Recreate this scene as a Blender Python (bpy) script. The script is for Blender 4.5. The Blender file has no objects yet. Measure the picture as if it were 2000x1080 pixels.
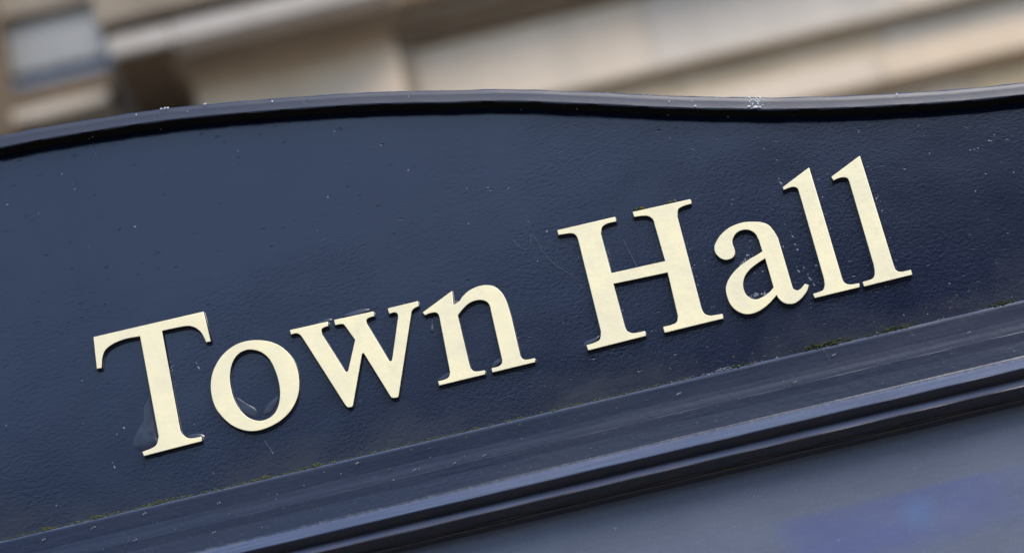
import bpy, bmesh, math, random
from mathutils import Vector, Matrix

# ------------------------------------------------------------------ camera
R = math.radians
FPX = 4722.0                      # focal length in pixels of the 2000 px wide photograph (85 mm on 36 mm)
PITCH, ROLL = R(22.0), R(13.25)
DIST = 1.40
CAM = Vector((0.0, -DIST*math.cos(PITCH), 1.60))
SIGN_Z = 1.60 + DIST*math.sin(PITCH)
Fw = Vector((0, math.cos(PITCH), math.sin(PITCH)))
R0 = Vector((1, 0, 0)); U0 = Vector((0, -math.sin(PITCH), math.cos(PITCH)))
Rt = R0*math.cos(ROLL) - U0*math.sin(ROLL)
Up = R0*math.sin(ROLL) + U0*math.cos(ROLL)

scene = bpy.context.scene
cam_d = bpy.data.cameras.new('camera')
cam = bpy.data.objects.new('camera', cam_d)
scene.collection.objects.link(cam)
m = Matrix.Identity(4)
for i in range(3):
    m[i][0] = Rt[i]; m[i][1] = Up[i]; m[i][2] = -Fw[i]; m[i][3] = CAM[i]
cam.matrix_world = m
cam_d.lens = 85; cam_d.sensor_width = 36; cam_d.sensor_fit = 'HORIZONTAL'
cam_d.clip_start = 0.02; cam_d.clip_end = 2000
cam_d.dof.use_dof = True
cam_d.dof.focus_distance = DIST - 0.003
cam_d.dof.aperture_fstop = 6.3
cam_d.dof.aperture_blades = 0
scene.camera = cam

# ------------------------------------------------------------------ sky, sun, exposure
SUN_EL, SUN_AZ = R(48), R(44)    # azimuth measured from straight behind the camera, positive = to the right
world = bpy.data.worlds.new("World"); scene.world = world
world.use_nodes = True
wn = world.node_tree.nodes; wl = world.node_tree.links
bg = wn['Background']
sky = wn.new('ShaderNodeTexSky'); sky.sky_type = 'NISHITA'; sky.sun_disc = False
sky.sun_elevation = SUN_EL
sky.air_density = 1.0; sky.dust_density = 0.8; sky.ozone_density = 1.0
sd = Vector((math.sin(SUN_AZ)*math.cos(SUN_EL), -math.cos(SUN_AZ)*math.cos(SUN_EL), math.sin(SUN_EL)))
sky.sun_rotation = math.atan2(sd.x, sd.y)
wl.new(sky.outputs[0], bg.inputs['Color'])
bg.inputs['Strength'].default_value = 0.15
sun_d = bpy.data.lights.new('sun', 'SUN'); sun_d.energy = 2.0; sun_d.angle = R(38)
sun_d.color = (1.0, 0.93, 0.82)
sun = bpy.data.objects.new('sun', sun_d); scene.collection.objects.link(sun)
sun.rotation_euler = sd.to_track_quat('Z', 'Y').to_euler()
sun.location = (-2, -4, 8)
vs = scene.view_settings
vs.view_transform = 'Standard'; vs.look = 'None'; vs.gamma = 1.0; vs.use_curve_mapping = False
vs.exposure = 1.05
try:
    scene.cycles.use_denoising = True
except Exception:
    pass

# ------------------------------------------------------------------ helpers
col = scene.collection
rnd = random.Random(7)

def at(px, py, Y):
    """the point of the vertical plane y = Y that the photograph shows at pixel (px, py)"""
    d = Fw + Rt*((px-1000)/FPX) - Up*((py-540)/FPX)
    t = (Y-CAM.y)/d.y
    return CAM + d*t

def tag(o, label=None, cat=None, group=None, kind=None):
    if label: o['label'] = label
    if cat: o['category'] = cat
    if group: o['group'] = group
    if kind: o['kind'] = kind
    return o

def empty(name, loc):
    o = bpy.data.objects.new(name, None); col.objects.link(o); o.location = loc
    o.empty_display_size = 0.05
    return o

def link(name, me, mat=None, parent=None):
    o = bpy.data.objects.new(name, me); col.objects.link(o)
    if mat: me.materials.clear(); me.materials.append(mat)
    if parent is not None:
        o.parent = parent
        p = parent; off = Vector((0, 0, 0))
        while p is not None:
            off += p.location; p = p.parent
        o.location = -off
    return o

def from_py(name, vs_, fs, mat, parent=None, smooth=False):
    me = bpy.data.meshes.new(name)
    me.from_pydata([tuple(v) for v in vs_], [], fs); me.update()
    if smooth:
        for p in me.polygons: p.use_smooth = True
    return link(name, me, mat, parent)

def add_box(bm, x0, x1, y0, y1, z0, z1, bev=0.0):
    r = bmesh.ops.create_cube(bm, size=1.0)
    for v in r['verts']:
        v.co = Vector(((x0+x1)/2+v.co.x*(x1-x0), (y0+y1)/2+v.co.y*(y1-y0), (z0+z1)/2+v.co.z*(z1-z0)))
    if bev > 0:
        es = list({e for v in r['verts'] for e in v.link_edges})
        bmesh.ops.bevel(bm, geom=es, offset=bev, segments=2, profile=0.5, affect='EDGES')

def box(name, x0, x1, y0, y1, z0, z1, mat, parent=None, bev=0.0):
    bm = bmesh.new(); add_box(bm, x0, x1, y0, y1, z0, z1, bev)
    me = bpy.data.meshes.new(name); bm.to_mesh(me); bm.free()
    return link(name, me, mat, parent)

def extrude_profile(name, prof, x0, x1, mat, parent=None, n=1, wob=0.0, smooth=False):
    """closed (y, z) profile swept along x"""
    vs_, fs = [], []
    k = len(prof)
    for i in range(n+1):
        x = x0+(x1-x0)*i/n
        for j, (y, z) in enumerate(prof):
            w = wob*math.sin(x*37+1.3*j)*math.cos(x*91+.7*j) if wob else 0
            vs_.append((x, y, z+w))
    for i in range(n):
        for j in range(k):
            a = i*k+j; b = i*k+(j+1) % k
            fs.append((a, b, b+k, a+k))
    fs.append(tuple(range(k))); fs.append(tuple(reversed(range(n*k, n*k+k))))
    o = from_py(name, vs_, fs, mat, parent, smooth)
    bm = bmesh.new(); bm.from_mesh(o.data); bmesh.ops.recalc_face_normals(bm, faces=bm.faces); bm.to_mesh(o.data); bm.free()
    return o

# ------------------------------------------------------------------ materials
def mat_new(name):
    mt = bpy.data.materials.new(name); mt.use_nodes = True
    nt = mt.node_tree
    return mt, nt, nt.nodes['Principled BSDF']

class N:
    """small node helper"""
    def __init__(s, nt): s.nt = nt
    def n(s, t, **kw):
        nd = s.nt.nodes.new(t)
        for k, v in kw.items(): setattr(nd, k, v)
        return nd
    def coord(s, scale=(1, 1, 1), rot=(0, 0, 0), out='Object'):
        tc = s.n('ShaderNodeTexCoord'); mp = s.n('ShaderNodeMapping')
        mp.inputs['Scale'].default_value = scale; mp.inputs['Rotation'].default_value = rot
        s.nt.links.new(tc.outputs[out], mp.inputs[0]); return mp.outputs[0]
    def noise(s, vec, scale, detail=4, rough=.55):
        nd = s.n('ShaderNodeTexNoise'); nd.inputs['Scale'].default_value = scale
        nd.inputs['Detail'].default_value = detail; nd.inputs['Roughness'].default_value = rough
        s.nt.links.new(vec, nd.inputs['Vector']); return nd.outputs['Fac']
    def ramp(s, fac, stops):
        nd = s.n('ShaderNodeValToRGB'); cr = nd.color_ramp
        while len(cr.elements) < len(stops): cr.elements.new(0.5)
        for e, (p, c) in zip(cr.elements, stops):
            e.position = p; e.color = (c, c, c, 1) if not hasattr(c, '__len__') else (*c, 1)
        s.nt.links.new(fac, nd.inputs[0]); return nd.outputs[0]
    def mix(s, fac, a, b):
        nd = s.n('ShaderNodeMix', data_type='RGBA')
        s.put(nd.inputs[0], fac); s.put(nd.inputs[6], a); s.put(nd.inputs[7], b)
        return nd.outputs[2]
    def math(s, op, a, b=None, c=None, clamp=False):
        nd = s.n('ShaderNodeMath', operation=op, use_clamp=clamp)
        s.put(nd.inputs[0], a)
        if b is not None: s.put(nd.inputs[1], b)
        if c is not None: s.put(nd.inputs[2], c)
        return nd.outputs[0]
    def put(s, sock, v):
        if isinstance(v, bpy.types.NodeSocket): s.nt.links.new(v, sock)
        elif hasattr(v, '__len__') and len(v) == 3: sock.default_value = (*v, 1)
        else: sock.default_value = v
    def bump(s, h, dist, strength=1.0, normal=None):
        nd = s.n('ShaderNodeBump'); nd.inputs['Distance'].default_value = dist
        nd.inputs['Strength'].default_value = strength
        s.put(nd.inputs['Height'], h)
        if normal is not None: s.nt.links.new(normal, nd.inputs['Normal'])
        return nd.outputs[0]
    def xyz(s):
        g = s.n('ShaderNodeNewGeometry'); sp = s.n('ShaderNodeSeparateXYZ')
        s.nt.links.new(g.outputs['Position'], sp.inputs[0]); return sp.outputs
    def pos(s, scale=(1, 1, 1), rot=(0, 0, 0)):
        g = s.n('ShaderNodeNewGeometry'); mp = s.n('ShaderNodeMapping')
        mp.inputs['Scale'].default_value = scale; mp.inputs['Rotation'].default_value = rot
        s.nt.links.new(g.outputs['Position'], mp.inputs[0]); return mp.outputs[0]

NAVY = (0.0055, 0.0085, 0.0250)

Z_EDGE = (at(0, 1059, -.006).z + at(1000, 815, -.006).z + at(2000, 586, -.006).z)/3   # lip where the moulding starts

def navy_paint(name, relief=1.0, rough=.22, dirt_edge=False, base=NAVY, dust=.5):
    mt, nt, b = mat_new(name); h = N(nt)
    p = h.pos()
    tone = h.noise(p, 9, 5)
    c = h.mix(tone, tuple(v*.82 for v in base), tuple(v*1.22 for v in base))
    # fine pale dust that lies in patches
    speck = h.ramp(h.noise(p, 900, 2, .6), [(0.0, 0.0), (.74, 0.0), (.84, 1.0)])
    patch = h.ramp(h.noise(p, 22, 4), [(.35, .1), (.7, 1.0)])
    f = h.math('MULTIPLY', h.math('MULTIPLY', speck, patch), dust*.35)
    c = h.mix(f, c, (.16, .18, .24))
    rg = h.ramp(h.noise(h.pos((1, 1, .5)), 14, 5), [(.3, rough*.85), (.75, rough*1.25)])
    if dirt_edge:
        X, Y, Z = h.xyz()
        d = h.math('SUBTRACT', Z, Z_EDGE)
        wav = h.math('MULTIPLY', h.noise(h.pos((.8, 1, .5)), 20, 4, .5), .095)
        m1 = h.math('SUBTRACT', h.math('SUBTRACT', wav, d), .022)
        m1 = h.math('MULTIPLY', m1, 34, clamp=True)
        blot = h.ramp(h.noise(h.pos((.6, 1, 1.6)), 60, 5, .6), [(.38, .1), (.68, 1.0)])
        m1 = h.math('MULTIPLY', m1, h.math('MULTIPLY_ADD', blot, .35, .15))
        c = h.mix(m1, c, (.044, .045, .041))
        rg = h.math('ADD', rg, h.math('MULTIPLY', m1, .25))
    nt.links.new(c, b.inputs['Base Color'])
    nt.links.new(rg, b.inputs['Roughness'])
    b.inputs['IOR'].default_value = 1.6
    # brush-laid orange peel: stretched ripples, pimples, slow unevenness of the sheet
    amt = h.ramp(h.noise(p, 9, 4), [(.38, .15), (.60, 1.0)])
    r1 = h.noise(h.pos((.85, 1, 1.1), (0, R(-24), 0)), 430, 5, .62)
    r2 = h.noise(h.pos((.7, 1, 1.0), (0, R(12), 0)), 900, 2, .5)
    pim = h.ramp(h.noise(h.pos((.6, 1, 1.2), (0, R(-20), 0)), 300, 2, .5), [(.68, 0.0), (.80, 1.0)])
    hh = h.math('ADD', h.math('MULTIPLY', r1, amt), h.math('MULTIPLY', r2, .22))
    n1 = h.bump(hh, .000085*relief, 1.0)
    n2 = h.bump(pim, -.00020*relief, .6, n1)
    n3 = h.bump(h.noise(p, 11, 2), .0012, .5, n2)
    nt.links.new(n3, b.inputs['Normal'])
    return mt

M = {}
M['panel'] = navy_paint('navy_gloss_paint', 1.25, .155, True)
M['rim'] = navy_paint('navy_rim_paint', .7, .42, False, (.0065, .011, .032), .25)
M['side'] = navy_paint('navy_letter_edge_shade', .5, .45, False, (.007, .008, .012), .2)  # letter sides near black: their underside shade put into the colour
M['thick'] = navy_paint('navy_thick_paint', .6, .26, False, (.022, .029, .050), .3)
M['bead'] = navy_paint('navy_paint_bead', .8, .22, False, NAVY, .3)

# moulding: same paint, dusty streaks along its length
def moulding_paint():
    mt, nt, b = mat_new('navy_moulding_paint'); h = N(nt)
    p = h.pos()
    c = h.mix(h.noise(p, 12, 4), (.011, .016, .036), (.016, .022, .045))
    st = h.ramp(h.noise(h.pos((.06, 1, 1.2)), 420, 3, .6), [(.45, 0.0), (.75, 1.0)])
    c = h.mix(h.math('MULTIPLY', st, .05), c, (.10, .12, .18))
    sp = h.ramp(h.noise(p, 800, 2, .6), [(.66, 0.0), (.75, 1.0)])
    c = h.mix(h.math('MULTIPLY', sp, .28), c, (.2, .22, .24))
    # brown dirt caught in the lower returns of the moulding
    X, Y, Z = h.xyz()
    d = h.math('SUBTRACT', Z_EDGE-.0415, Z)          # below the first bevel
    low = h.math('MULTIPLY', d, 900, clamp=True)
    dn = h.ramp(h.noise(h.pos((.35, 1, 1)), 300, 5, .65), [(.4, 0.0), (.66, 1.0)])
    c = h.mix(h.math('MULTIPLY', h.math('MULTIPLY_ADD', dn, .6, .3), low), c, (.042, .034, .027))
    # dust fringe where the flat meets the bevel
    w = h.math('MULTIPLY', h.noise(h.pos((1.0, 1, .25)), 520, 6, .8), .0125)
    e = h.math('ABSOLUTE', h.math('SUBTRACT', Z, Z_EDGE-.0338))
    fr = h.math('MULTIPLY', h.math('SUBTRACT', w, h.math('ADD', e, .0052)), 300, clamp=True)
    c = h.mix(h.math('MULTIPLY', fr, .4), c, (.13, .125, .14))
    for zc, hw in ((.0374, .0037), (.0479, .0025), (.0004, .0011)):  # chalky bands on bevels and lip; their sky shine is put into colour
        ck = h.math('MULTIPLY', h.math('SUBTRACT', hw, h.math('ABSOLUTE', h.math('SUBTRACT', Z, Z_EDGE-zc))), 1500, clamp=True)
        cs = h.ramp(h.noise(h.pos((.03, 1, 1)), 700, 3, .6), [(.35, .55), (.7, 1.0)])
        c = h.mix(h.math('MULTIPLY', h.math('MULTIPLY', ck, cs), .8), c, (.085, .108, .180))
    nt.links.new(c, b.inputs['Base Color'])
    nt.links.new(h.math('ADD', h.math('MULTIPLY', fr, .3), h.ramp(h.noise(h.pos((.15, 1, 1)), 60, 4), [(.3, .22), (.7, .36)])), b.inputs['Roughness'])
    s1 = h.noise(h.pos((.035, 1, 1)), 500, 3, .6)
    n1 = h.bump(s1, .00006, 1.0)
    n2 = h.bump(h.noise(p, 240, 3), .00010, 1.0, n1)
    nt.links.new(n2, b.inputs['Normal'])
    return mt
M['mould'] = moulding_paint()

def letter_paint():
    mt, nt, b = mat_new('cream_gold_paint'); h = N(nt)
    p = h.pos()
    c = h.mix(h.ramp(h.noise(p, 52, 4, .55), [(.36, 0.0), (.74, 1.0)]), (.86, .775, .505), (.745, .69, .49))
    gr = h.ramp(h.noise(h.pos((1, 1, .6)), 95, 6, .7), [(.60, 0.0), (.74, 1.0)])
    c = h.mix(h.math('MULTIPLY', gr, .32), c, (.48, .46, .38))
    sp = h.ramp(h.noise(p, 520, 3, .6), [(.70, 0.0), (.78, 1.0)])
    c = h.mix(h.math('MULTIPLY', sp, .5), c, (.22, .20, .14))
    nt.links.new(c, b.inputs['Base Color'])
    b.inputs['Roughness'].default_value = .30
    n1 = h.bump(h.noise(p, 160, 4, .6), .00020, 1.0)
    nt.links.new(n1, b.inputs['Normal'])
    return mt
M['letter'] = letter_paint()

def acrylic():
    mt, nt, b = mat_new('dusty_blue_board'); h = N(nt)
    p = h.pos()
    c = h.mix(h.ramp(h.noise(h.pos((.45, 1, 1.1)), 34, 7, .68), [(.3, 0.0), (.72, 1.0)]), (.082, .102, .150), (.118, .140, .196))
    st = h.ramp(h.noise(h.pos((.05, 1, 1)), 520, 4, .6), [(.4, 0.0), (.8, 1.0)])
    c = h.mix(h.math('MULTIPLY', st, .14), c, (.17, .19, .25))
    gn = h.ramp(h.noise(p, 1100, 2, .6), [(.35, 0.0), (.7, 1.0)])
    c = h.mix(h.math('MULTIPLY', gn, .22), c, (.20, .21, .27))
    # violet-blue band, soft ragged ends
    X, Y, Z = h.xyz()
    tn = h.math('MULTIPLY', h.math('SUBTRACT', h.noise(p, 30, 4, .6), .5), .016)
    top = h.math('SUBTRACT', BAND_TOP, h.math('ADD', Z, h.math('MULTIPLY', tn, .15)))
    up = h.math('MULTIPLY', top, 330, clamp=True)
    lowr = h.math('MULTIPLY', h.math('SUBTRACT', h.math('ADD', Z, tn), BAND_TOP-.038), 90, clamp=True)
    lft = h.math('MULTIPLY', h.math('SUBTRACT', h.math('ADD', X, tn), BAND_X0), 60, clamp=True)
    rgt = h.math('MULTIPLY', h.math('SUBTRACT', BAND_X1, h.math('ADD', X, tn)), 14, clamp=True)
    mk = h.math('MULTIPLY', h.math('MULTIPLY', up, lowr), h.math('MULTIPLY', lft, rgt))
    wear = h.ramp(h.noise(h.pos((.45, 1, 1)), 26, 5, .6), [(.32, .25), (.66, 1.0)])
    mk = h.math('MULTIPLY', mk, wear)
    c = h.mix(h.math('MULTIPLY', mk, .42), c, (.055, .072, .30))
    # the round pale blue spot inside the band
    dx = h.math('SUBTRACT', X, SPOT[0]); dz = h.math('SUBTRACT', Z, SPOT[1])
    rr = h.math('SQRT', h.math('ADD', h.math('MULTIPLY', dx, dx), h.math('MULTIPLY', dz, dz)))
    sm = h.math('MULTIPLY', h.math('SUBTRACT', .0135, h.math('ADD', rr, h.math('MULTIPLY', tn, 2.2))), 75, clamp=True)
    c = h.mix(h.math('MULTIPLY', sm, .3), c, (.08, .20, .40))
    sp = h.ramp(h.noise(p, 700, 2, .6), [(.67, 0.0), (.76, 1.0)])
    c = h.mix(h.math('MULTIPLY', sp, .3), c, (.35, .37, .42))
    nt.links.new(c, b.inputs['Base Color'])
    b.inputs['Roughness'].default_value = .34
    b.inputs['Coat Weight'].default_value = .6
    b.inputs['Coat Roughness'].default_value = .18
    n1 = h.bump(h.noise(h.pos((.3, 1, 1)), 420, 3), .00006, 1.0)
    nt.links.new(n1, b.inputs['Normal'])
    return mt
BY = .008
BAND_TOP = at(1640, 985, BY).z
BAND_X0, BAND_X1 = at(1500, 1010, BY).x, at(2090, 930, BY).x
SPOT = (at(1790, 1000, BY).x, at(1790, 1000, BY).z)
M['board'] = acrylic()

def plain(name, c0, c1, rough=.6, scale=8, metal=0, bump=0, bscale=60, rand=0.0, streak=None):
    mt, nt, b = mat_new(name); h = N(nt)
    c = h.mix(h.ramp(h.noise(h.pos(), scale, 6, .6), [(.3, 0.0), (.7, 1.0)]), c0, c1)
    if streak:
        s = h.ramp(h.noise(h.pos((1, 1, .12)), scale*2.2, 5, .65), [(.45, 0.0), (.75, 1.0)])
        c = h.mix(h.math('MULTIPLY', s, .45), c, streak)
    if rand:
        oi = h.n('ShaderNodeObjectInfo')
        hs = h.n('ShaderNodeHueSaturation')
        nt.links.new(h.math('MULTIPLY_ADD', oi.outputs['Random'], rand, 1-rand/2), hs.inputs['Value'])
        nt.links.new(h.math('MULTIPLY_ADD', oi.outputs['Random'], .5, .75), hs.inputs['Saturation'])
        nt.links.new(c, hs.inputs['Color']); c = hs.outputs[0]
    nt.links.new(c, b.inputs['Base Color'])
    b.inputs['Roughness'].default_value = rough; b.inputs['Metallic'].default_value = metal
    if bump:
        nt.links.new(h.bump(h.noise(h.pos(), bscale, 5), bump), b.inputs['Normal'])
    return mt

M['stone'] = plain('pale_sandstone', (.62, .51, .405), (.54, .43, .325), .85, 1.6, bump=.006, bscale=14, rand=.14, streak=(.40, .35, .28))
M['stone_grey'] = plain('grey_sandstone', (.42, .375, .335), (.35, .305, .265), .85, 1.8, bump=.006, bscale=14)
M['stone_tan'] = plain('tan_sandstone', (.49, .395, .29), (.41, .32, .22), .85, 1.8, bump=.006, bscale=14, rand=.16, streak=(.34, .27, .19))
M['stone_dark'] = plain('shaded_weathered_sandstone', (.27, .215, .155), (.195, .15, .105), .9, 2.2, bump=.008, bscale=12, rand=.1, streak=(.10, .072, .047))  # weathered stone, darkened further: shade of soffits put into the colour
M['stone_rear'] = plain('shaded_sooty_sandstone', (.13, .09, .055), (.09, .062, .038), .9, 2.2)  # sooty stone for recesses and returns, their shade put into the colour
def glass():
    mt = bpy.data.materials.new('window_glass'); mt.use_nodes = True; nt = mt.node_tree; nt.nodes.clear(); h = N(nt)
    o = h.n('ShaderNodeOutputMaterial'); mx = h.n('ShaderNodeMixShader'); tr = h.n('ShaderNodeBsdfTransparent'); gl = h.n('ShaderNodeBsdfGlossy'); fr = h.n('ShaderNodeFresnel')
    tr.inputs[0].default_value = (.96, .94, .93, 1); gl.inputs['Roughness'].default_value = .03; fr.inputs[0].default_value = 1.3
    nt.links.new(fr.outputs[0], mx.inputs[0]); nt.links.new(tr.outputs[0], mx.inputs[1]); nt.links.new(gl.outputs[0], mx.inputs[2]); nt.links.new(mx.outputs[0], o.inputs[0])
    return mt
M['glass'] = glass()
M['blind'] = plain('pale_blind_cloth', (.82, .77, .68), (.66, .64, .56), .9, 2)
M['reflection_sheet'] = plain('grey_green_reflection', (.34, .36, .27), (.22, .24, .19), .9, 3)
M['frame'] = plain('painted_frame', (.10, .125, .18), (.07, .09, .13), .4, 6)
M['paving'] = plain('grey_paving', (.20, .19, .18), (.13, .125, .12), .85, 1.2, bump=.004)
M['asphalt'] = plain('asphalt_grey', (.055, .055, .057), (.035, .035, .037), .85, 3, bump=.004, bscale=200)
M['brick'] = plain('opposite_brick', (.075, .066, .062), (.05, .044, .04), .85, 2, streak=(.06, .04, .03))
M['slate'] = plain('roof_slate', (.05, .055, .06), (.03, .034, .038), .6, 4)
M['moss'] = plain('moss_green', (.048, .060, .010), (.016, .022, .006), .95, 500)
M['lichen'] = plain('yellow_green_algae', (.13, .14, .03), (.05, .055, .015), .95, 600)
M['speck'] = plain('pale_grit', (.26, .30, .36), (.09, .11, .15), .8, 700)
M['dropping'] = plain('bird_dropping_white', (.68, .70, .72), (.40, .43, .48), .8, 500)
M['grit'] = plain('brown_grit', (.09, .05, .03), (.05, .03, .02), .9, 500)
M['rim_shade'] = plain('shaded_grime', (.010, .009, .009), (.004, .004, .005), .9, 120)  # grime under the rim, with the underside's shade put into its black
M['rim_shade'].node_tree.nodes['Principled BSDF'].inputs['Specular IOR Level'].default_value = .15
M['web'] = plain('web_silk', (.15, .18, .23), (.08, .10, .14), .5, 100)
M['bark'] = plain('tree_bark', (.07, .055, .04), (.04, .03, .022), .9, 6)
M['leaf'] = plain('leaf_green', (.045, .075, .02), (.02, .04, .012), .7, 3)

# ================================================================== STRUCTURE
tag(box('ground', -400, 400, -400, 400, -.5, -.12, M['asphalt']), kind='structure')
tag(box('pavement', -30, 30, -3.2, 13.2, -.3, 0, M['paving']), kind='structure')

# ------------------------------------------------------------------ the stone building behind
YB = 12.0
bld = empty('stone_building', (0, YB+2, 0))
tag(bld, 'blurred pale sandstone building with cornice mouldings and a window, behind the blue sign', 'building')

def zv(v, Y, x=700):
    """height on plane Y of the image line v = y + .2355 x"""
    return at(x, v-.2355*x, Y).z
def xx(px, py, Y): return at(px, py, Y).x

def course(name, x0, x1, Y, Yback, z0, z1, mat, n, gap=.004, bev=.006, parent=None):
    """a course of separate ashlar blocks"""
    parent = parent or bld
    w = (x1-x0)/n
    cuts = [x0]+[x0+w*(i+(rnd.random()-.5)*.25) for i in range(1, n)]+[x1]
    for a, b_ in zip(cuts[:-1], cuts[1:]):
        box(name, a+gap/2, b_-gap/2, Y+rnd.random()*.004, Yback, z0+gap/2, z1-gap/2, mat, parent, bev)

XL, XR = -14.0, 14.0
# pier edges
px_l = xx(378, 170, YB-.10)          # left edge of the light pier face
px_r = xx(783, 130, YB-.10)
cap_l = xx(243, 90, YB-.62)
cap_r = xx(815, 10, YB-.62)

# --- right-hand entablature (x > pier)
Yf = YB                               # frieze face
z_fr_top = zv(288, Yf, 1100); z_fr_bot = zv(436, Yf, 1500)
course('stone_block', px_r, XR, Yf, YB+.5, z_fr_bot, z_fr_top, M['stone'], 9)
# thin drip moulding under the frieze, then two stepped fascias
Y2 = Yf+.07
z2t = z_fr_bot; z2b = zv(563, Y2, 1700)
zmid = zv(505, Y2, 1500)
course('stone_block', px_r, XR, Y2+.02, YB+.5, zmid, z2t, M['stone_tan'], 10)
course('stone_block', px_r, XR, Y2, YB+.5, z2b, zmid, M['stone'], 10)
box('moulding', px_r, XR, Yf-.012, YB+.4, z_fr_bot-.015, z_fr_bot+.02, M['stone_tan'], bld, .006)
Y3 = Y2+.13
z3b = zv(760, Y3, 1700)
course('stone_block', px_r, XR, Y3, YB+.5, z3b, z2b, M['stone_tan'], 8)
box('wall', px_r, XR, Y3+.06, YB+.6, 0, z3b, M['stone_tan'], bld)
# cornice over the frieze: stepped soffit
def cornice(x0, x1, Yw, zbot, steps, mat_low, mat_face, name='cornice', ret=0.0):
    """steps: list of (projection, height)"""
    prof = [(Yw+.4, zbot)]
    z = zbot
    for pr, hh in steps:
        prof.append((Yw-pr, z)); z += hh; prof.append((Yw-pr, z))
    prof.append((Yw+.4, z))
    return extrude_profile(name, prof, x0, x1, mat_low, bld), z
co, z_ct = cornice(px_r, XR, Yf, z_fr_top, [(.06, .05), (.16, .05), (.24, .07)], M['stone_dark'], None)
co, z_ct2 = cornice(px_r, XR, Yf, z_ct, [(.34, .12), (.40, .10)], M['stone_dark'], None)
box('wall', px_r, XR, YB+.1, YB+.6, z_ct2, z_ct2+3.2, M['stone'], bld)

# --- pier with its moulded cap
Yp = YB-.10
zc0 = zv(248, Yp, 550)                # top of the light pier face
course('stone_block', px_l, px_r, Yp, YB+.5, zc0-.62, zc0, M['stone'], 1)
for k in range(1, 12):
    zt = zc0-.62*k
    if zt < .1: break
    course('stone_block', px_l, px_r, Yp, YB+.5, max(0, zt-.62), zt, M['stone'], 1+k % 2)
def cap_course(name, pr, z0, z1, mat, bev=.01):
    a = pr*.78 if pr > .38 else pr*.25
    box(name, px_l-a, px_r+.07, Yp-pr, YB+.45, z0, z1, mat, bld, bev)
zb1 = zv(162, Yp-.52, 450)            # lower edge of the bright cap fillet
zb0 = zv(122, Yp-.52, 450)
dz = (zb1-zc0)/3
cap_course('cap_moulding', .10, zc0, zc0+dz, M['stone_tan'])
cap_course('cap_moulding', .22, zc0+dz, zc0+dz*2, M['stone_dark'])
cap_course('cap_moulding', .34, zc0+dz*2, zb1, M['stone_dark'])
a_ = .52*.78
box('cap_fillet', px_l-.02, px_r+.07, Yp-.52, YB+.45, zb1, zb0, M['stone_grey'], bld, .02)
box('cap_fillet', px_l-a_, px_l-.021, Yp-.52, Yp-.46, zb1, zb0, M['stone_grey'], bld, .02)
box('cap_return', px_l-a_+.01, px_l-.021, Yp-.459, YB+.45, zb1+.003, zb0, M['stone_rear'], bld, .0)  # shade of the left overhang put into darker stone
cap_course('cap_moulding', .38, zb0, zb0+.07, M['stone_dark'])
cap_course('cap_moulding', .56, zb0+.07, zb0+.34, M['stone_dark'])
box('wall', px_l, px_r, YB, YB+.6, zb0+.34, z_ct2+3.2, M['stone'], bld)

# --- left bay: window set back between jambs, with sill
Yg = YB+.36
gx1 = xx(214, 60, Yg); gx0 = xx(-300, 150, Yg)
gz0 = zv(192, Yg, 120); gz1 = zv(40, YB+.30, 60)
def window(x0, x1, z0, z1, Y, mull=1, par=bld):
    f = 0.035
    bm = bmesh.new()
    add_box(bm, x0, x0+f, Y-.05, Y+.05, z0, z1); add_box(bm, x1-f, x1, Y-.05, Y+.05, z0, z1)
    add_box(bm, x0+f, x1-f, Y-.05, Y+.05, z0, z0+f*1.3); add_box(bm, x0+f, x1-f, Y-.05, Y+.05, z1-f, z1)
    me = bpy.data.meshes.new('window'); bm.to_mesh(me); bm.free()
    w = link('window', me, M['frame'], par)
    n = mull+1
    ww = (x1-x0-2*f)/n
    for i in range(n):
        a = x0+f+i*ww
        box('pane', a+.004, a+ww-.004, Y, Y+.01, z0+f*1.3, z1-f, M['glass'], w)
        if i: box('glazing_bar', a-.02, a+.02, Y-.03, Y-.002, z0+f*1.3, z1-f, M['frame'], w)
    box('blind', x0+f, x1-f, Y+.05, Y+.06, z0+(z1-z0)*.16, z1-f, M['blind'], w)
    box('reflection_sheet', x0+f, x1-f, Y+.12, Y+.13, z0+f*1.3, z0+(z1-z0)*.18, M['reflection_sheet'], w)  # added sheet: dim green reflection of trees put into its colour
    return w
window(gx0, gx1, gz0, gz1+.5, Yg, 0)
# dark jamb and return between window and pier
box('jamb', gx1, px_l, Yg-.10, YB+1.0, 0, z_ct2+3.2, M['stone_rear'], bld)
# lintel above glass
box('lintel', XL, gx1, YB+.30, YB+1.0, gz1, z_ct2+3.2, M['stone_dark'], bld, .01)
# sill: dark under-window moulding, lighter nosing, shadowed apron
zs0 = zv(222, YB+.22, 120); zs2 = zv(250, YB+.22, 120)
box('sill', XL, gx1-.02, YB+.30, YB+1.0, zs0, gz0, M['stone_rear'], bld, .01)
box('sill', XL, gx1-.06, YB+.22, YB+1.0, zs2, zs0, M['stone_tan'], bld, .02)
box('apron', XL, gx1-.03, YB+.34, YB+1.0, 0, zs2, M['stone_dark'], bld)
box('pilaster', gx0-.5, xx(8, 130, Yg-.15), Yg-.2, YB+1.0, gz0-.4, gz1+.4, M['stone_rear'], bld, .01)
box('pier_shade_strip', px_r+.002, px_r+.085, Yp+.02, YB+.3, 0, zc0-.002, M['stone_dark'], bld)  # flush strip added: shadow band beside the pier put into dark stone
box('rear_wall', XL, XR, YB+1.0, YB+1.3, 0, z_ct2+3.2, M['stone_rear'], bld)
box('parapet', XL, XR, YB-.3, YB+1.3, z_ct2+3.2, z_ct2+3.6, M['stone'], bld, .02)

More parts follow.
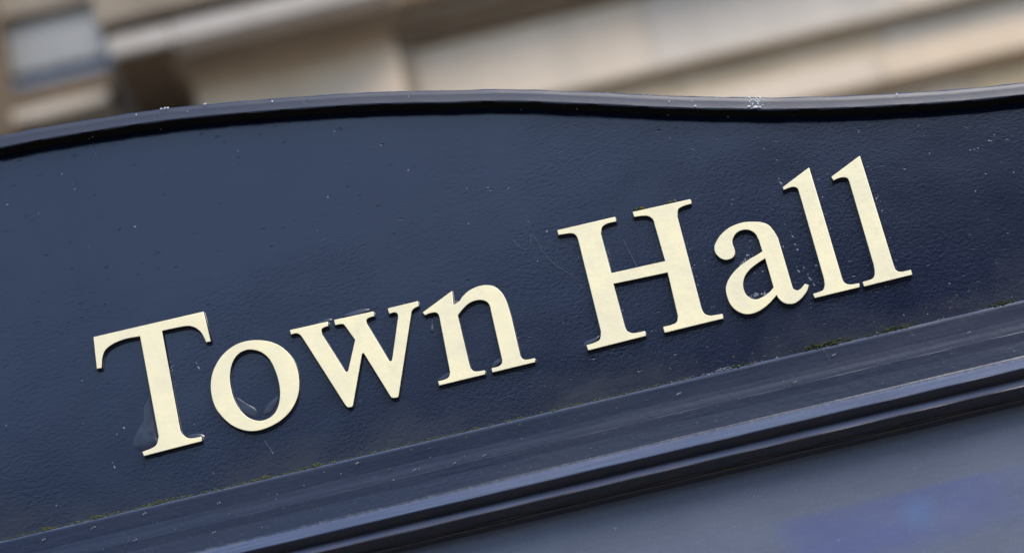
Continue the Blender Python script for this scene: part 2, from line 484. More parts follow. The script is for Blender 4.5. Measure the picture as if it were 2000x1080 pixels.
# ------------------------------------------------------------------ houses added across the street, heights shaped for the reflection in the paint
opp = empty('reflected_terrace', (0, -24, 0))
tag(opp, 'unseen brick terrace with slate roofs, added behind the camera for the paint reflection', 'building')
def house(x0, x1, zt, zr):
    box('wall', x0, x1, -32, -24, -.1, zt, M['brick'], opp)
    extrude_profile('roof', [(-23.7, zt), (-28, zr), (-32.3, zt)], x0, x1, M['slate'], opp)
    n = int((x1-x0)/2.4)
    for fl in range(int(zt//2.9)):
        for i in range(n):
            cx = x0+(i+.5)*(x1-x0)/n
            wf = box('window', cx-.55, cx+.55, -24.02, -23.96, 1+fl*2.9, 2.7+fl*2.9, M['frame'], opp)
            box('pane', cx-.48, cx+.48, -23.955, -23.95, 1.07+fl*2.9, 2.63+fl*2.9, M['glass'], wf)
house(-26, -3.2, 9.4, 11.8)
house(-3.2, 2.1, 10.4, 12.9)
house(2.1, 22, 12.3, 14.6)

def tree(x, y, h, r, label, seed):
    rr = random.Random(seed)
    t = empty('broadleaf_tree', (x, y, 0)); tag(t, label, 'tree')
    vs_, fs = [], []
    for i in range(7):
        z = h*.75*i/6; rad = .22*(1-i/8)
        for k in range(8):
            a = k*math.pi/4; vs_.append((x+rad*math.cos(a)+.05*i*math.sin(i), y+rad*math.sin(a), z-.12))
    for i in range(6):
        for k in range(8): fs.append((i*8+k, i*8+(k+1) % 8, i*8+8+(k+1) % 8, i*8+8+k))
    from_py('trunk', vs_, fs, M['bark'], t)
    vs_, fs = [], []
    cl = [(rr.gauss(0, r*.45), rr.gauss(0, r*.45), h*.72+rr.gauss(0, h*.13), r*(.25+rr.random()*.25)) for _ in range(26)]
    for cx, cy, cz, cr in cl:
        for _ in range(140):
            d = Vector((rr.gauss(0, 1), rr.gauss(0, 1), rr.gauss(0, 1))).normalized()*cr*(.6+.4*rr.random())
            c = Vector((x+cx, y+cy, cz))+d
            a = Vector((rr.gauss(0, 1), rr.gauss(0, 1), rr.gauss(0, 1))).normalized()*.12
            b_ = Vector((rr.gauss(0, 1), rr.gauss(0, 1), rr.gauss(0, 1))).normalized()*.12
            k = len(vs_); vs_ += [c-a, c+b_, c+a, c-b_]; fs.append((k, k+1, k+2, k+3))
    from_py('crown', vs_, fs, M['leaf'], t)
tree(7.2, -15, 9.5, 2.2, 'tall leafy street tree across the road, right of the camera', 3)

# ================================================================== THE SIGN
XC = at(-130, 290, 0).x                 # middle of the crest
XE = .66                                # right end; the left end mirrors it about XC
XW = 2*XC-XE
sign = empty('town_hall_sign', (XC, .02, 0))
tag(sign, 'dark navy painted sign board with curved crest and raised cream lettering reading Town Hall', 'sign')

RIM_Y = -.0090
top_px = [(0, 262.5), (80, 247), (154, 235), (250, 219.5), (350, 206.5), (440, 198), (525, 191), (610, 184.5), (700, 179),
          (780, 176), (860, 174), (965, 172.6), (1040, 173), (1105, 175), (1190, 179), (1270, 183), (1350, 185.8), (1430, 187.5), (1500, 188),
          (1580, 187), (1650, 185), (1720, 181.5), (1790, 177.5), (1860, 173), (1930, 166.5), (2000, 159)]
pts = [at(x, y, RIM_Y) for x, y in top_px]
crest = [(p.x, p.z) for p in pts]
# beyond the frame the outline levels out on the right and mirrors on the left of the crest
sl = (crest[-1][1]-crest[-3][1])/(crest[-1][0]-crest[-3][0])
x, z = crest[-1]
while x < XE:
    x += .02; sl *= .80; z += sl*.02
    crest.append((min(x, XE), z))
sl = (crest[1][1]-crest[0][1])/(crest[1][0]-crest[0][0])
x, z = crest[0]
n = 5
for i in range(1, n+1):
    xi = x+(XC-x)*i/n; zi = z-sl*((x-xi) - (x-xi)**2/(2*(x-XC)))
    crest.insert(0, (xi, zi))
crest = crest + [(2*XC-a, b) for a, b in crest[1:]]
crest.sort()
# resample smoothly
def catmull(P, closed=False, sub=6):
    out = []
    n = len(P)
    for i in range(n-1):
        p0 = P[max(i-1, 0)]; p1 = P[i]; p2 = P[i+1]; p3 = P[min(i+2, n-1)]
        for s in range(sub):
            t = s/sub
            q = []
            for k in range(2):
                a0, a1, a2, a3 = p0[k], p1[k], p2[k], p3[k]
                q.append(.5*((2*a1)+(-a0+a2)*t+(2*a0-5*a1+4*a2-a3)*t*t+(-a0+3*a1-3*a2+a3)*t**3))
            out.append(tuple(q))
    out.append(P[-1])
    return out
def smooth(P, it=3):
    for _ in range(it):
        P = [P[0]]+[(P[i][0], (P[i-1][1]+2*P[i][1]+P[i+1][1])/4) for i in range(1, len(P)-1)]+[P[-1]]
    return P
crest = smooth(catmull(crest, sub=4), 6)

# fascia board: front sheet of the sign, cut to the crest
Z_MB = Z_EDGE-.060                      # foot of the moulding
vs_, fs = [], []
zb = Z_EDGE-.02
for a, b_ in crest:
    vs_ += [(a, 0, zb), (a, 0, b_-.004), (a, .03, b_-.004), (a, .03, zb)]
for i in range(len(crest)-1):
    k = 4*i
    for q in range(4): fs.append((k+q, k+4+q, k+4+(q+1) % 4, k+(q+1) % 4))
fs.append((0, 1, 2, 3)); k = 4*(len(crest)-1); fs.append((k+3, k+2, k+1, k))
bd = from_py('fascia_board', vs_, fs, M['panel'], sign)
bm = bmesh.new(); bm.from_mesh(bd.data); bmesh.ops.recalc_face_normals(bm, faces=bm.faces); bm.to_mesh(bd.data); bm.free()

# rim: rounded strip that follows the crest, square underside
RH = .0092
prof = [(RIM_Y+.0004, -RH), (RIM_Y+.0000, -RH+.0006), (RIM_Y+.0002, -RH+.0014), (RIM_Y+.0004, -.0040), (RIM_Y+.0007, -.0012), (RIM_Y+.0015, -.0003), (RIM_Y+.0024, .0002),
        (.034, .0012), (.034, -RH), (.0010, -RH-.0002)]
vs_, fs = [], []
kk = len(prof)
for i, (a, b_) in enumerate(crest):
    i0, i1 = max(i-1, 0), min(i+1, len(crest)-1)
    tx, tz = crest[i1][0]-crest[i0][0], crest[i1][1]-crest[i0][1]
    L = math.hypot(tx, tz); nx, nz = -tz/L, tx/L
    for j, (y, d) in enumerate(prof):
        w = .00014*math.sin(a*210+j)+.0001*math.sin(a*520+2*j)
        vs_.append((a+nx*(d+w), y, b_+nz*(d+w)))
for i in range(len(crest)-1):
    for j in range(kk):
        a, b_ = i*kk+j, i*kk+(j+1) % kk
        fs.append((a, b_, b_+kk, a+kk))
fs.append(tuple(range(kk))); fs.append(tuple(reversed(range((len(crest)-1)*kk, len(crest)*kk))))
rim = from_py('rim', vs_, fs, M['rim'], sign)
bm = bmesh.new(); bm.from_mesh(rim.data); bmesh.ops.recalc_face_normals(bm, faces=bm.faces)
bm.normal_update()
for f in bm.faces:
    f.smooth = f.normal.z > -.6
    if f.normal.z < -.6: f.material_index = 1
bm.to_mesh(rim.data); bm.free(); rim.data.materials.append(M['rim_shade'])

# moulding under the lettering
E = Z_EDGE
def arc(cy, cz, r, a0, a1, n):
    return [(cy+r*math.cos(R(a0+(a1-a0)*i/n)), cz+r*math.sin(R(a0+(a1-a0)*i/n))) for i in range(n+1)]
mp = [(.03, E-.0006), (.0002, E-.0002)]
mp += [(-.0046, E+.0000), (-.0056, E-.0004), (-.0061, E-.0012), (-.0062, E-.0022)]        # rounded lip
mp += [(-.0061, E-.0110), (-.0062, E-.0140), (-.0064, E-.0165), (-.0065, E-.0185), (-.0066, E-.0187), (-.0066, E-.0240)]
mp += [(-.0070, E-.0325), (-.0073, E-.0333)]
mp += [(-.0120, E-.0408), (-.0123, E-.0413), (-.0121, E-.0417)]                           # bright bevel
mp += [(-.0065, E-.0452), (-.0064, E-.0456)]                                              # dark return
mp += [(-.0097, E-.0502), (-.0099, E-.0506), (-.0097, E-.0510)]                           # second bevel
mp += [(-.0002, E-.0537), (.0004, E-.0543), (-.0002, E-.0549), (.0006, E-.0555), (.0030, E-.0559), (.03, E-.0560)]
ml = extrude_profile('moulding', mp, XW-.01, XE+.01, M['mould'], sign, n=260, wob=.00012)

# recessed board below the moulding, frame of the case and legs down to the pavement
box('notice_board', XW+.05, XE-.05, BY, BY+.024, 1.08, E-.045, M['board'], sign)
box('case_back', XW+.02, XE-.02, .034, .06, 1.02, E-.03, M['rim'], sign)
box('bottom_rail', XW, XE, -.02, .019, 1.00, 1.07, M['rim'], sign, .004)
for a in (XW, XE-.05):
    box('side_rail', a, a+.05, -.02, .019, 1.072, E-.062, M['rim'], sign, .004)
for a in (XW-.07, XE+.012):
    bm = bmesh.new(); add_box(bm, a, a+.06, -.02, .04, 0, E+.03, .004)
    bmesh.ops.create_uvsphere(bm, u_segments=16, v_segments=10, radius=.038, matrix=Matrix.Translation((a+.03, .01, E+.062)))
    me = bpy.data.meshes.new('leg'); bm.to_mesh(me); bm.free(); link('leg', me, M['rim'], sign)

# ------------------------------------------------------------------ letters
LT = .0034
C = 1
L = {}
L['T'] = ((170, 600, 3.6), [[(45, 208, C), (818, 30, C), (870, 238, C), (838, 246, C), (822, 212), (800, 175), (762, 144), (712, 131), (640, 141), (527, 165, C),
     (655, 862, C), (672, 893), (700, 914), (742, 919), (804, 908, C), (808, 938, C), (400, 1044, C), (388, 1015, C), (452, 990), (488, 962), (503, 905, C),
     (372, 203, C), (290, 217), (228, 236), (170, 264), (126, 303), (106, 355), (102, 425, C), (68, 432, C)]])
L['o'] = ((400, 650, 5.4), [[(550, 75), (700, 95), (820, 155), (920, 260), (975, 380), (995, 520), (980, 660), (920, 795), (820, 905), (700, 980), (560, 1028),
     (430, 1028), (300, 980), (190, 890), (110, 780), (68, 640), (65, 500), (100, 370), (180, 240), (290, 145), (410, 92)],
     [(480, 175), (590, 200), (680, 275), (740, 390), (780, 520), (793, 640), (780, 750), (740, 840), (670, 900), (580, 925), (480, 902), (390, 835), (320, 725),
     (280, 600), (262, 470), (280, 340), (330, 245), (400, 193)]])
L['w'] = ((560, 580, 4.8), [[(30, 308, C), (385, 230, C), (389, 272, C), (350, 284), (326, 306), (331, 348, C), (545, 692, C), (560, 702), (576, 690, C), (640, 400, C),
     (548, 272, C), (522, 253), (453, 263, C), (444, 213, C), (812, 135, C), (822, 178, C), (770, 194), (746, 216), (753, 252, C), (955, 592, C), (972, 602), (988, 588, C),
     (1044, 182, C), (1037, 156), (1010, 144), (960, 157, C), (947, 105, C), (1230, 38, C), (1238, 84, C), (1198, 104), (1172, 130), (1164, 170, C), (1048, 925, C),
     (1035, 940), (990, 943), (970, 926, C), (722, 526, C), (707, 528, C), (621, 1010, C), (608, 1028), (575, 1032), (552, 1015, C), (150, 385, C), (122, 352), (88, 340), (38, 351, C)]])
L['n'] = ((815, 540, 4.8), [[(50, 335, C), (325, 135, C), (340, 266, C), (398, 228, C), (422, 190), (480, 135), (560, 95), (640, 80), (720, 92), (780, 138), (826, 210),
     (856, 290), (880, 370, C), (965, 742, C), (985, 768), (1020, 778), (1100, 764, C), (1105, 800, C), (705, 898, C), (694, 858, C), (758, 842), (790, 815), (795, 780, C),
     (692, 330, C), (680, 278), (655, 240), (605, 220), (540, 226), (480, 254), (425, 305), (380, 362, C), (490, 832, C), (505, 866), (545, 888), (632, 878, C), (637, 914, C),
     (205, 1020, C), (195, 980, C), (255, 965), (295, 940), (307, 895, C), (208, 385, C), (196, 352), (165, 336), (112, 345), (72, 362, C)]])
L['H'] = ((1080, 380, 3.4853), [[(30, 242, C), (422, 152, C), (431, 183, C), (370, 198), (335, 222), (326, 265, C), (395, 535, C), (764, 452, C), (692, 205, C), (680, 170),
     (650, 148), (610, 145), (552, 153, C), (543, 118, C), (935, 32, C), (943, 62, C), (885, 80), (852, 102), (847, 150, C), (1010, 772, C), (1030, 808), (1072, 823),
     (1152, 811, C), (1160, 842, C), (760, 940, C), (750, 900, C), (810, 885), (843, 865), (850, 825, C), (780, 530, C), (412, 606, C), (490, 900, C), (508, 930), (550, 942),
     (626, 928, C), (633, 960, C), (240, 1060, C), (228, 1025, C), (285, 1006), (320, 982), (326, 930, C), (172, 312, C), (158, 280), (125, 264), (36, 275, C)]])
L['a'] = ((1385, 420, 5.143), [[(450, 68), (530, 74), (600, 104), (655, 168), (692, 232, C), (830, 700, C), (846, 740), (882, 756), (920, 738), (962, 690, C), (1000, 702, C),
     (980, 765), (930, 832), (870, 880), (810, 893), (750, 880), (702, 842), (678, 803, C), (600, 890), (510, 958), (420, 992), (335, 988), (250, 940), (195, 860), (168, 755),
     (180, 680), (225, 600), (300, 520), (400, 446), (470, 406), (535, 365, C), (500, 255, C), (462, 187), (400, 151), (330, 152), (270, 184), (237, 240), (235, 290), (254, 340),
     (258, 388), (232, 430), (170, 450), (110, 430), (66, 385), (52, 330), (70, 270), (120, 195), (200, 128), (290, 88), (370, 70)],
     [(562, 435, C), (648, 725, C), (605, 775), (540, 820), (470, 846), (400, 825), (355, 768), (340, 690), (360, 612), (410, 545), (480, 488)]])
L['l'] = ((1520, 320, 4.0), [[(35, 182, C), (240, 30, C), (500, 898, C), (516, 926), (555, 942), (632, 932, C), (636, 962, C), (285, 1048, C), (272, 1015, C), (320, 1000),
     (350, 984), (362, 945), (355, 890, C), (162, 220, C), (150, 192), (120, 181), (85, 188), (42, 205, C)]])
L['l2'] = ((1615, 300, 4.0755), [[(35, 185, C), (262, 18, C), (535, 898, C), (552, 928), (590, 941), (668, 925, C), (680, 962, C), (295, 1058, C), (285, 1020, C), (340, 1005),
     (373, 984), (380, 940), (372, 885, C), (177, 220, C), (162, 196), (128, 190), (92, 197), (52, 215, C)]])

def outline(ring, org, Y):
    """smooth the ring between its corners and lay it on the plane y = Y"""
    ox, oy, s = org
    n = len(ring)
    P = [(ox+p[0]/s, oy+p[1]/s) for p in ring]
    cr = [len(p) > 2 for p in ring]
    out = []
    for i in range(n):
        j = (i+1) % n
        p1, p2 = P[i], P[j]
        if cr[i] and cr[j]:
            out.append(p1); continue
        p0 = P[i-1] if not cr[i] else p1
        p3 = P[(j+1) % n] if not cr[j] else p2
        if cr[i]: p0 = (2*p1[0]-p2[0], 2*p1[1]-p2[1])
        if cr[j]: p3 = (2*p2[0]-p1[0], 2*p2[1]-p1[1])
        for q in range(6):
            t = q/6
            out.append(tuple(.5*((2*p1[k])+(-p0[k]+p2[k])*t+(2*p0[k]-5*p1[k]+4*p2[k]-p3[k])*t*t+(-p0[k]+3*p1[k]-3*p2[k]+p3[k])*t**3) for k in (0, 1)))
    return [at(x, y, Y) for x, y in out]

def solid(name, rings, Y0, Y1, off, bev, mat, parent):
    """filled outline between the planes y = Y0 (front) and y = Y1 with rounded edges"""
    cu = bpy.data.curves.new('outline', 'CURVE'); cu.dimensions = '2D'; cu.fill_mode = 'BOTH'
    for r in rings:
        sp = cu.splines.new('POLY'); sp.points.add(len(r)-1); sp.use_cyclic_u = True
        for p, q in zip(sp.points, r): p.co = (q.x, q.z, 0, 1)
    T = abs(Y1-Y0)
    cu.bevel_depth = bev; cu.bevel_resolution = 2; cu.extrude = T/2-bev; cu.offset = off
    tmp = bpy.data.objects.new('outline', cu); col.objects.link(tmp)
    dg = bpy.context.evaluated_depsgraph_get()
    me = bpy.data.meshes.new_from_object(tmp.evaluated_get(dg))
    bpy.data.objects.remove(tmp); bpy.data.curves.remove(cu)
    me.name = name
    for v in me.vertices:
        x_, z_, d = v.co
        v.co = (x_, (Y0+Y1)/2-d, z_)
    bm = bmesh.new(); bm.from_mesh(me)
    bmesh.ops.remove_doubles(bm, verts=bm.verts, dist=1e-6)
    bmesh.ops.recalc_face_normals(bm, faces=bm.faces); bm.to_mesh(me); bm.free()
    return link(name, me, mat, parent)

labels = {'T': 'raised cream capital letter T', 'o': 'raised cream letter o', 'w': 'raised cream letter w', 'n': 'raised cream letter n',
          'H': 'raised cream capital letter H', 'a': 'raised cream letter a', 'l': 'raised cream letter l, left one of the pair', 'l2': 'raised cream letter l, last of the word'}
for key in ('T', 'o', 'w', 'n', 'H', 'a', 'l', 'l2'):
    org, rings = L[key]
    rr = [outline(r, org, -LT) for r in rings]
    lo = solid('letter', rr, -LT, .0005, -.00028, .00028, M['letter'], sign)
    lo['label'] = labels[key]
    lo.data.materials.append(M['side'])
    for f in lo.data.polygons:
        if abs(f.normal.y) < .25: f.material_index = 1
    # paint that built up round the foot of the letter
    solid('paint_bead', rr, -.0005, .0006, .00022, .00045, M['bead'], lo)

# ------------------------------------------------------------------ paint runs and blobs beside the letters
def blob(pts_px, th, name='paint_run'):
    """a low cushion of thick paint: outline in photo pixels, raised in its middle"""
    P = [at(x, y, 0) for x, y in catmull(pts_px+[pts_px[0]], sub=4)[:-1]]
    c = sum(P, Vector())/len(P)
    vs_, fs = [], []
    rings = [(1.0, .0001), (.86, -th*.5), (.68, -th*.9), (.35, -th*.95)]
    n = len(P)
    za, zb_ = min(p.z for p in P), max(p.z for p in P)
    thick = lambda z: .25+.9*(zb_-z)/(zb_-za)+.18*math.sin(z*900)
    for s, y in rings:
        for p in P:
            q = c+(p-c)*s; vs_.append((q.x, y*thick(q.z) if y < 0 else y, q.z))
    vs_.append((c.x, -th*.9*thick(c.z), c.z))
    for r in range(len(rings)-1):
        for i in range(n): fs.append((r*n+i, r*n+(i+1) % n, r*n+n+(i+1) % n, r*n+n+i))
    for i in range(n): fs.append((3*n+i, 3*n+(i+1) % n, 4*n))
    o = from_py(name, vs_, fs, M['thick'], sign, True)
    bm = bmesh.new(); bm.from_mesh(o.data); bmesh.ops.recalc_face_normals(bm, faces=bm.faces); bm.to_mesh(o.data); bm.free()
blob([(292, 770), (306, 845), (312, 872), (285, 884), (264, 878), (260, 862), (268, 840), (279, 820), (281, 790)], .0006)
blob([(459, 772), (480, 786), (502, 800), (500, 816), (480, 812), (466, 796)], .00022)
blob([(522, 790), (541, 772), (545, 778), (536, 800), (520, 812), (514, 805)], .0004)
blob([(362, 852), (380, 846), (397, 848), (399, 856), (372, 858)], .0009)
blob([(195, 690), (203, 688), (204, 705), (200, 722), (194, 705)], .0006)
blob([(842, 620), (846, 619), (847, 645), (845, 652), (840, 648), (841, 635)], .0007)
blob([(1140, 668), (1160, 660), (1172, 655), (1168, 668), (1150, 676), (1140, 680)], .0007)
blob([(612, 632), (640, 622), (650, 624), (640, 632), (620, 640)], .0006)
blob([(662, 618), (700, 604), (722, 603), (715, 612), (680, 622)], .0006)
blob([(963, 706), (985, 692), (990, 700), (978, 712), (962, 720)], .0007)
blob([(853, 742), (872, 728), (884, 724), (880, 738), (862, 748)], .0007)

# ------------------------------------------------------------------ grit, specks and scratches (real flecks lying on the paint)
def flecks(name, items, mat, parent, Y=0.0, kind='stuff', label=None, seed=1):
    """items: (px, py, size in m, aspect, angle, Y)"""
    rr = random.Random(seed)
    vs_, fs = [], []
    for it in items:
        px_, py_, s, asp, ang = it[:5]
        yy = it[5] if len(it) > 5 else Y
        c = at(px_, py_, yy)
        n = 6; k = len(vs_)
        for i in range(n):
            a = i*2*math.pi/n; q = s*(.6+.6*rr.random())
            u, v = q*math.cos(a)*asp, q*math.sin(a)
            vs_.append((c.x+u*math.cos(ang)-v*math.sin(ang), yy-.00008, c.z+u*math.sin(ang)+v*math.cos(ang)))
        vs_.append((c.x, yy-.0001-s*.15, c.z))
        for i in range(n): fs.append((k+i, k+(i+1) % n, k+n))
    o = from_py(name, vs_, fs, mat, parent)
    if kind: o['kind'] = kind
    if label: o['label'] = label
    return o

def rim_y(x):           # image y of the lower edge of the dark band under the rim
    for (x0, y0), (x1, y1) in zip(top_px[:-1], top_px[1:]):
        if x0 <= x <= x1: return y0+(y1-y0)*(x-x0)/(x1-x0)+46
    return 300
def edge_y(x): return 1059-.2365*x
it = []
rr = random.Random(11)
while len(it) < 150:
    x = rr.uniform(0, 2000); y = rr.uniform(200, 1050)
    if y < rim_y(x)+8 or y > edge_y(x)-6: continue
    s = .00008+.00022*rr.random()**4
    it.append((x, y, s, 1+rr.random()*.8, rr.uniform(0, 3)))
for x, y, s in [(263, 443, .0009), (653, 258, .0008), (798, 333, .0008), (640, 385, .0006), (1677, 258, .0008), (1793, 246, .0007), (1942, 264, .0006), (1903, 292, .0005),
                (1910, 290, .0005), (1980, 337, .0006), (1492, 291, .0006), (242, 835, .0009), (228, 848, .0007), (1068, 452, .0008), (1050, 510, .0005), (1130, 503, .0007), (12, 830, .0006),
                (15, 400, .0008), (75, 417, .0006), (121, 340, .0006), (187, 301, .0005), (465, 295, .0005), (1558, 488, .0010), (1530, 482, .0007), (1595, 519, .0013), (1570, 523, .0006),
                (110, 987, .0006), (1730, 560, .0006), (1815, 300, .0005), (912, 368, .0005), (953, 367, .0006), (993, 368, .0005), (620, 450, .0004), (1905, 374, .0006)]:
    it.append((x, y, s*.7, 1.3, rr.uniform(0, 3)))
# short light scratches
for x, y, s, a in [(388, 718, .0012, -1.1), (224, 912, .0010, -1.3), (1560, 530, .0010, -1.1), (1582, 545, .0013, -1.15), (1590, 556, .0010, -1.15), (1548, 462, .0009, -1.1),
                   (1525, 358, .0013, -1.1), (146, 370, .0007, -1.0), (532, 884, .0006, -1.1)]:
    it.append((x, y, s*.42, 2.8, a)); it.append((x-4, y-9, s*.22, 2.4, a))
flecks('grit_specks', it, M['speck'], sign, seed=5)
# wear along the right-hand edges of H, l, l
it = []
for (x0, y0, x1, y1, n) in [(1178, 470, 1212, 620, 16), (1326, 440, 1372, 600, 26), (1590, 350, 1640, 540, 18), (1690, 318, 1745, 510, 34), (985, 600, 1015, 690, 12), (326, 690, 344, 780, 14),
                            (1455, 470, 1475, 560, 8), (1275, 440, 1290, 505, 8)]:
    for _ in range(n):
        t = rr.random()
        it.append((x0+(x1-x0)*t+rr.uniform(0, 8), y0+(y1-y0)*t, .00012+.0003*rr.random()**2, 1.2, rr.uniform(0, 3)))
for _ in range(60):     # flaking inside the a
    t = rr.random(); it.append((1462+(1512-1462)*t+rr.gauss(0, 2), 582-8*math.sin(t*3)+rr.gauss(0, 2)-14*max(0, t-.6), .00015+.0005*rr.random()**2, 1.2, rr.uniform(0, 3)))
for _ in range(24):
    t = rr.random(); it.append((1446+18*t+rr.gauss(0, 2), 520-22*t+rr.gauss(0, 2), .0002+.0004*rr.random()**2, 1.2, .8))
for _ in range(24):
    t = rr.random(); it.append((885+16*t+rr.gauss(0, 2), 594-8*t+rr.gauss(0, 2), .0002+.0005*rr.random()**2, 1.2, .8))
flecks('paint_flakes', it, M['speck'], sign, seed=6)
# droppings on the rim
it = []
for v, q, w in ((.1, 1463, .0011), (.12, 1484, .0013), (.35, 1467, .0009), (.4, 1482, .0011), (.25, 1490, .0007), (.55, 1479, .0009), (.5, 1464, .0008), (.2, 1478, .0009), (.28, 1471, .0007), (.7, 1470, .0008), (.75, 1480, .0007), (.95, 1463, .0007), (1.0, 1476, .0010), (1.0, 1484, .0008), (.2, 1400, .0006), (.9, 1358, .0006)):
    it.append((q, 189+20*v, w, .45 if v < .9 else 1.6, rr.uniform(-.25, .25), RIM_Y+.0008-.0012*v))
for _ in range(70):
    q = rr.choice((1466, 1484)); v = rr.random()
    it.append((q+rr.gauss(0, 3+6*(1-v)), 189+20*v, .00010+.0005*rr.random()**2.5, .55, rr.uniform(-.3, .3), RIM_Y+.0008-.0012*v))
for _ in range(12):
    it.append((rr.uniform(60, 1900), 0, .0002+.0004*rr.random()**2, 1.4, rr.uniform(0, 3), RIM_Y-.0002))
it = [(a, (rim_y(a)-46+rr.uniform(1, 22)) if b_ == 0 else b_, *rest) for a, b_, *rest in it]
for x in (315, 322, 328, 400):
    it.append((x, rim_y(x)-46+1.5, .0006, 1.8, .2, RIM_Y-.0003))
flecks('bird_droppings', it, M['dropping'], sign, seed=8, label='white dried droppings splashed on the rim')
# brown grit under the rim and above the ledge
it = []
for _ in range(60):
    x = rr.uniform(0, 2000); it.append((x, rim_y(x)-rr.uniform(4, 16)+0, .0001+.0003*rr.random()**3, 1.6, rr.uniform(0, 3), -.004-.008*rr.random()))
for _ in range(50):
    x = rr.uniform(1300, 2000); it.append((x, edge_y(x)-rr.uniform(3, 40)**1.0, .0002+.0005*rr.random()**3, 1.4, rr.uniform(0, 3), 0))
flecks('brown_grit', it, M['grit'], sign, seed=9)
# specks and drip marks on the moulding face
it = []
for _ in range(240):
    x = rr.uniform(0, 2000); it.append((x, edge_y(x)+rr.uniform(6, 100), .0001+.00028*rr.random()**4, 1.2, rr.uniform(0, 3), -.0076))
for x, y in [(83, 1054), (181, 1030), (280, 1003), (425, 983), (416, 1040), (575, 1040), (807, 918), (885, 905), (943, 890), (1550, 747), (1323, 770), (1626, 694), (262, 1055), (695, 905),
             (1890, 650), (2000, 640)]:
    it.append((x, y, .00055, .6, .1, -.0076)); it.append((x+4, y-2, .0004, 1.8, rr.uniform(-.5, .3), -.0076))
flecks('moulding_specks', it, M['speck'], sign, seed=12)
it = [(x, y, .0009, .45, -.05, -.0078) for x, y in [(697, 905), (803, 878), (911, 854), (1016, 829), (1551, 748), (760, 916)]]
flecks('algae_drips', it, M['lichen'], sign, seed=13)
it = []
for _ in range(160):
    x = rr.uniform(600, 2000); it.append((x, edge_y(x)*1.0+rr.uniform(130, 260), .0001+.0004*rr.random()**4, 1.3, rr.uniform(0, 3), BY))
it.append((1202, 1032, .0010, .9, .2, BY))
it = [q for q in it if q[1] > edge_y(q[0])+205]
flecks('board_specks', it, M['speck'], sign, seed=14)

# ------------------------------------------------------------------ moss and algae on the ledge
def moss(name, spans, mat, size, label, seed, proud=0.0):
    rr = random.Random(seed)
    bm = bmesh.new()
    for (x0, x1, n, hgt) in spans:
        for _ in range(n):
            x = rr.gauss((x0+x1)/2, (x1-x0)/4.2) if x1-x0 < 200 else rr.uniform(x0, x1)
            yy = -rr.uniform(.0030, .0062)
            p = at(x, edge_y(x), -.006)
            s = size*(.5+rr.random())
            zz = Z_EDGE+rr.random()**1.6*hgt
            r = bmesh.ops.create_icosphere(bm, subdivisions=1, radius=s)
            for v in r['verts']:
                v.co = Vector((v.co.x*1.25, v.co.y, v.co.z*.8))*(.7+.6*rr.random())+Vector((p.x, yy-proud, zz))
    me = bpy.data.meshes.new(name); bm.to_mesh(me); bm.free()
    o = link(name, me, mat)
    tag(o, label, 'moss', kind='stuff')
moss('moss', [(1572, 1672, 170, .0028), (1700, 1790, 110, .0024), (1930, 1985, 95, .0026), (1420, 1480, 40, .0016), (1580, 1612, 60, .0040)], M['moss'], .0005,
     'dark green moss tufts on the ledge below the last letters', 21)
moss('algae', [(0, 640, 520, .0009), (75, 115, 60, .0018), (170, 215, 60, .0018), (270, 345, 120, .0020), (505, 530, 40, .0026), (605, 630, 50, .0026), (640, 1350, 420, .0009), (-60, 12, 50, .002)],
     M['lichen'], .00032, 'thin yellow green algae line along the ledge left of the letter w', 22)
moss('lichen_grit', [(1395, 1440, 60, .0016), (1830, 1850, 12, .0008), (1310, 1500, 50, .001)], M['speck'], .00036, 'pale grey lichen crumbs on the ledge below letter a', 23)
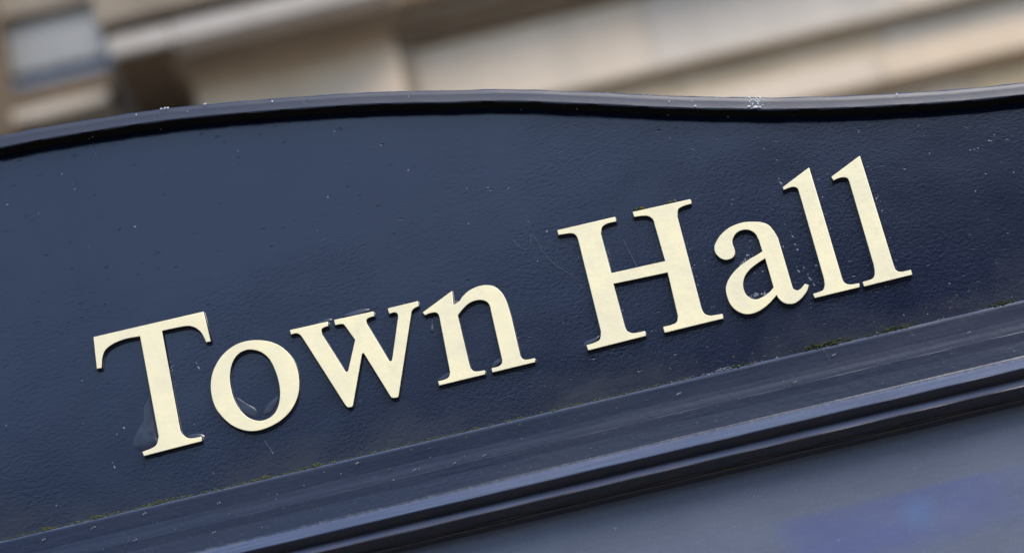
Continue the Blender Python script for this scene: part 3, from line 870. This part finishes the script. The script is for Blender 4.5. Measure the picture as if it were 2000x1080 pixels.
# tiny tuft on the top of the H
bm = bmesh.new(); rr = random.Random(31)
for _ in range(34):
    g = rr.random() < .78
    x = rr.gauss(1250, 5) if g else rr.gauss(1311, 4)
    y = 409+(1250-x)*.235 if g else 395+(1311-x)*.235
    p = at(x, y-(rr.random()*3 if g else rr.random()), -.002)
    r = bmesh.ops.create_icosphere(bm, subdivisions=1, radius=.00045*(.5+rr.random()))
    for v in r['verts']: v.co = v.co*(.7+.6*rr.random())+Vector((p.x, -.0022+rr.uniform(-.001, .001), p.z))
me = bpy.data.meshes.new('moss'); bm.to_mesh(me); bm.free()
M['tuft'] = plain('yellow_tuft', (.32, .33, .05), (.14, .16, .03), .95, 600)
tag(link('moss', me, M['tuft']), 'tiny yellow green moss tuft on top of the capital H', 'moss', kind='stuff')

# ------------------------------------------------------------------ spider threads
def thread(name, paths, rad, label):
    vs_, fs = [], []
    for path, Y in paths:
        P = [at(x, y, Y) for x, y in catmull(path, sub=5)]
        for i, p in enumerate(P):
            t = (P[min(i+1, len(P)-1)]-P[max(i-1, 0)]).normalized()
            s = Vector((-t.z, 0, t.x))
            k = len(vs_)
            for j in range(4):
                a = j*math.pi/2; vs_.append(p+s*rad*math.cos(a)+Vector((0, -rad*math.sin(a)-rad, 0)))
            if i:
                for j in range(4): fs.append((k-4+j, k-4+(j+1) % 4, k+(j+1) % 4, k+j))
    tag(from_py(name, vs_, fs, M['web']), label, 'cobweb')
thread('cobweb', [([(1002, 468), (1008, 476), (1016, 483), (1026, 487), (1034, 485), (1037, 468), (1036, 456), (1050, 472), (1062, 494), (1085, 518), (1112, 534), (1134, 550), (1142, 548), (1150, 548)], -.0004),
                  ([(1134, 550), (1133, 557), (1140, 562), (1150, 553)], -.0004)], .00007, 'fine spider thread on the navy paint left of the capital H')
thread('cobweb', [([(1217, 468), (1230, 494), (1245, 522)], -.0016)], .00009, 'short straight spider thread above the crossbar of the H')
thread('cobweb', [([(517, 860), (526, 874), (534, 886)], -.0004), ([(534, 886), (537, 880)], -.0004)], .00009, 'short pale thread on navy paint below the letter o')
thread('cobweb', [([(1602, 676), (1612, 688), (1623, 704)], -.0078), ([(1768, 640), (1786, 656)], -.0078)], .00007, 'pale thread stretched across the moulding below the moss')
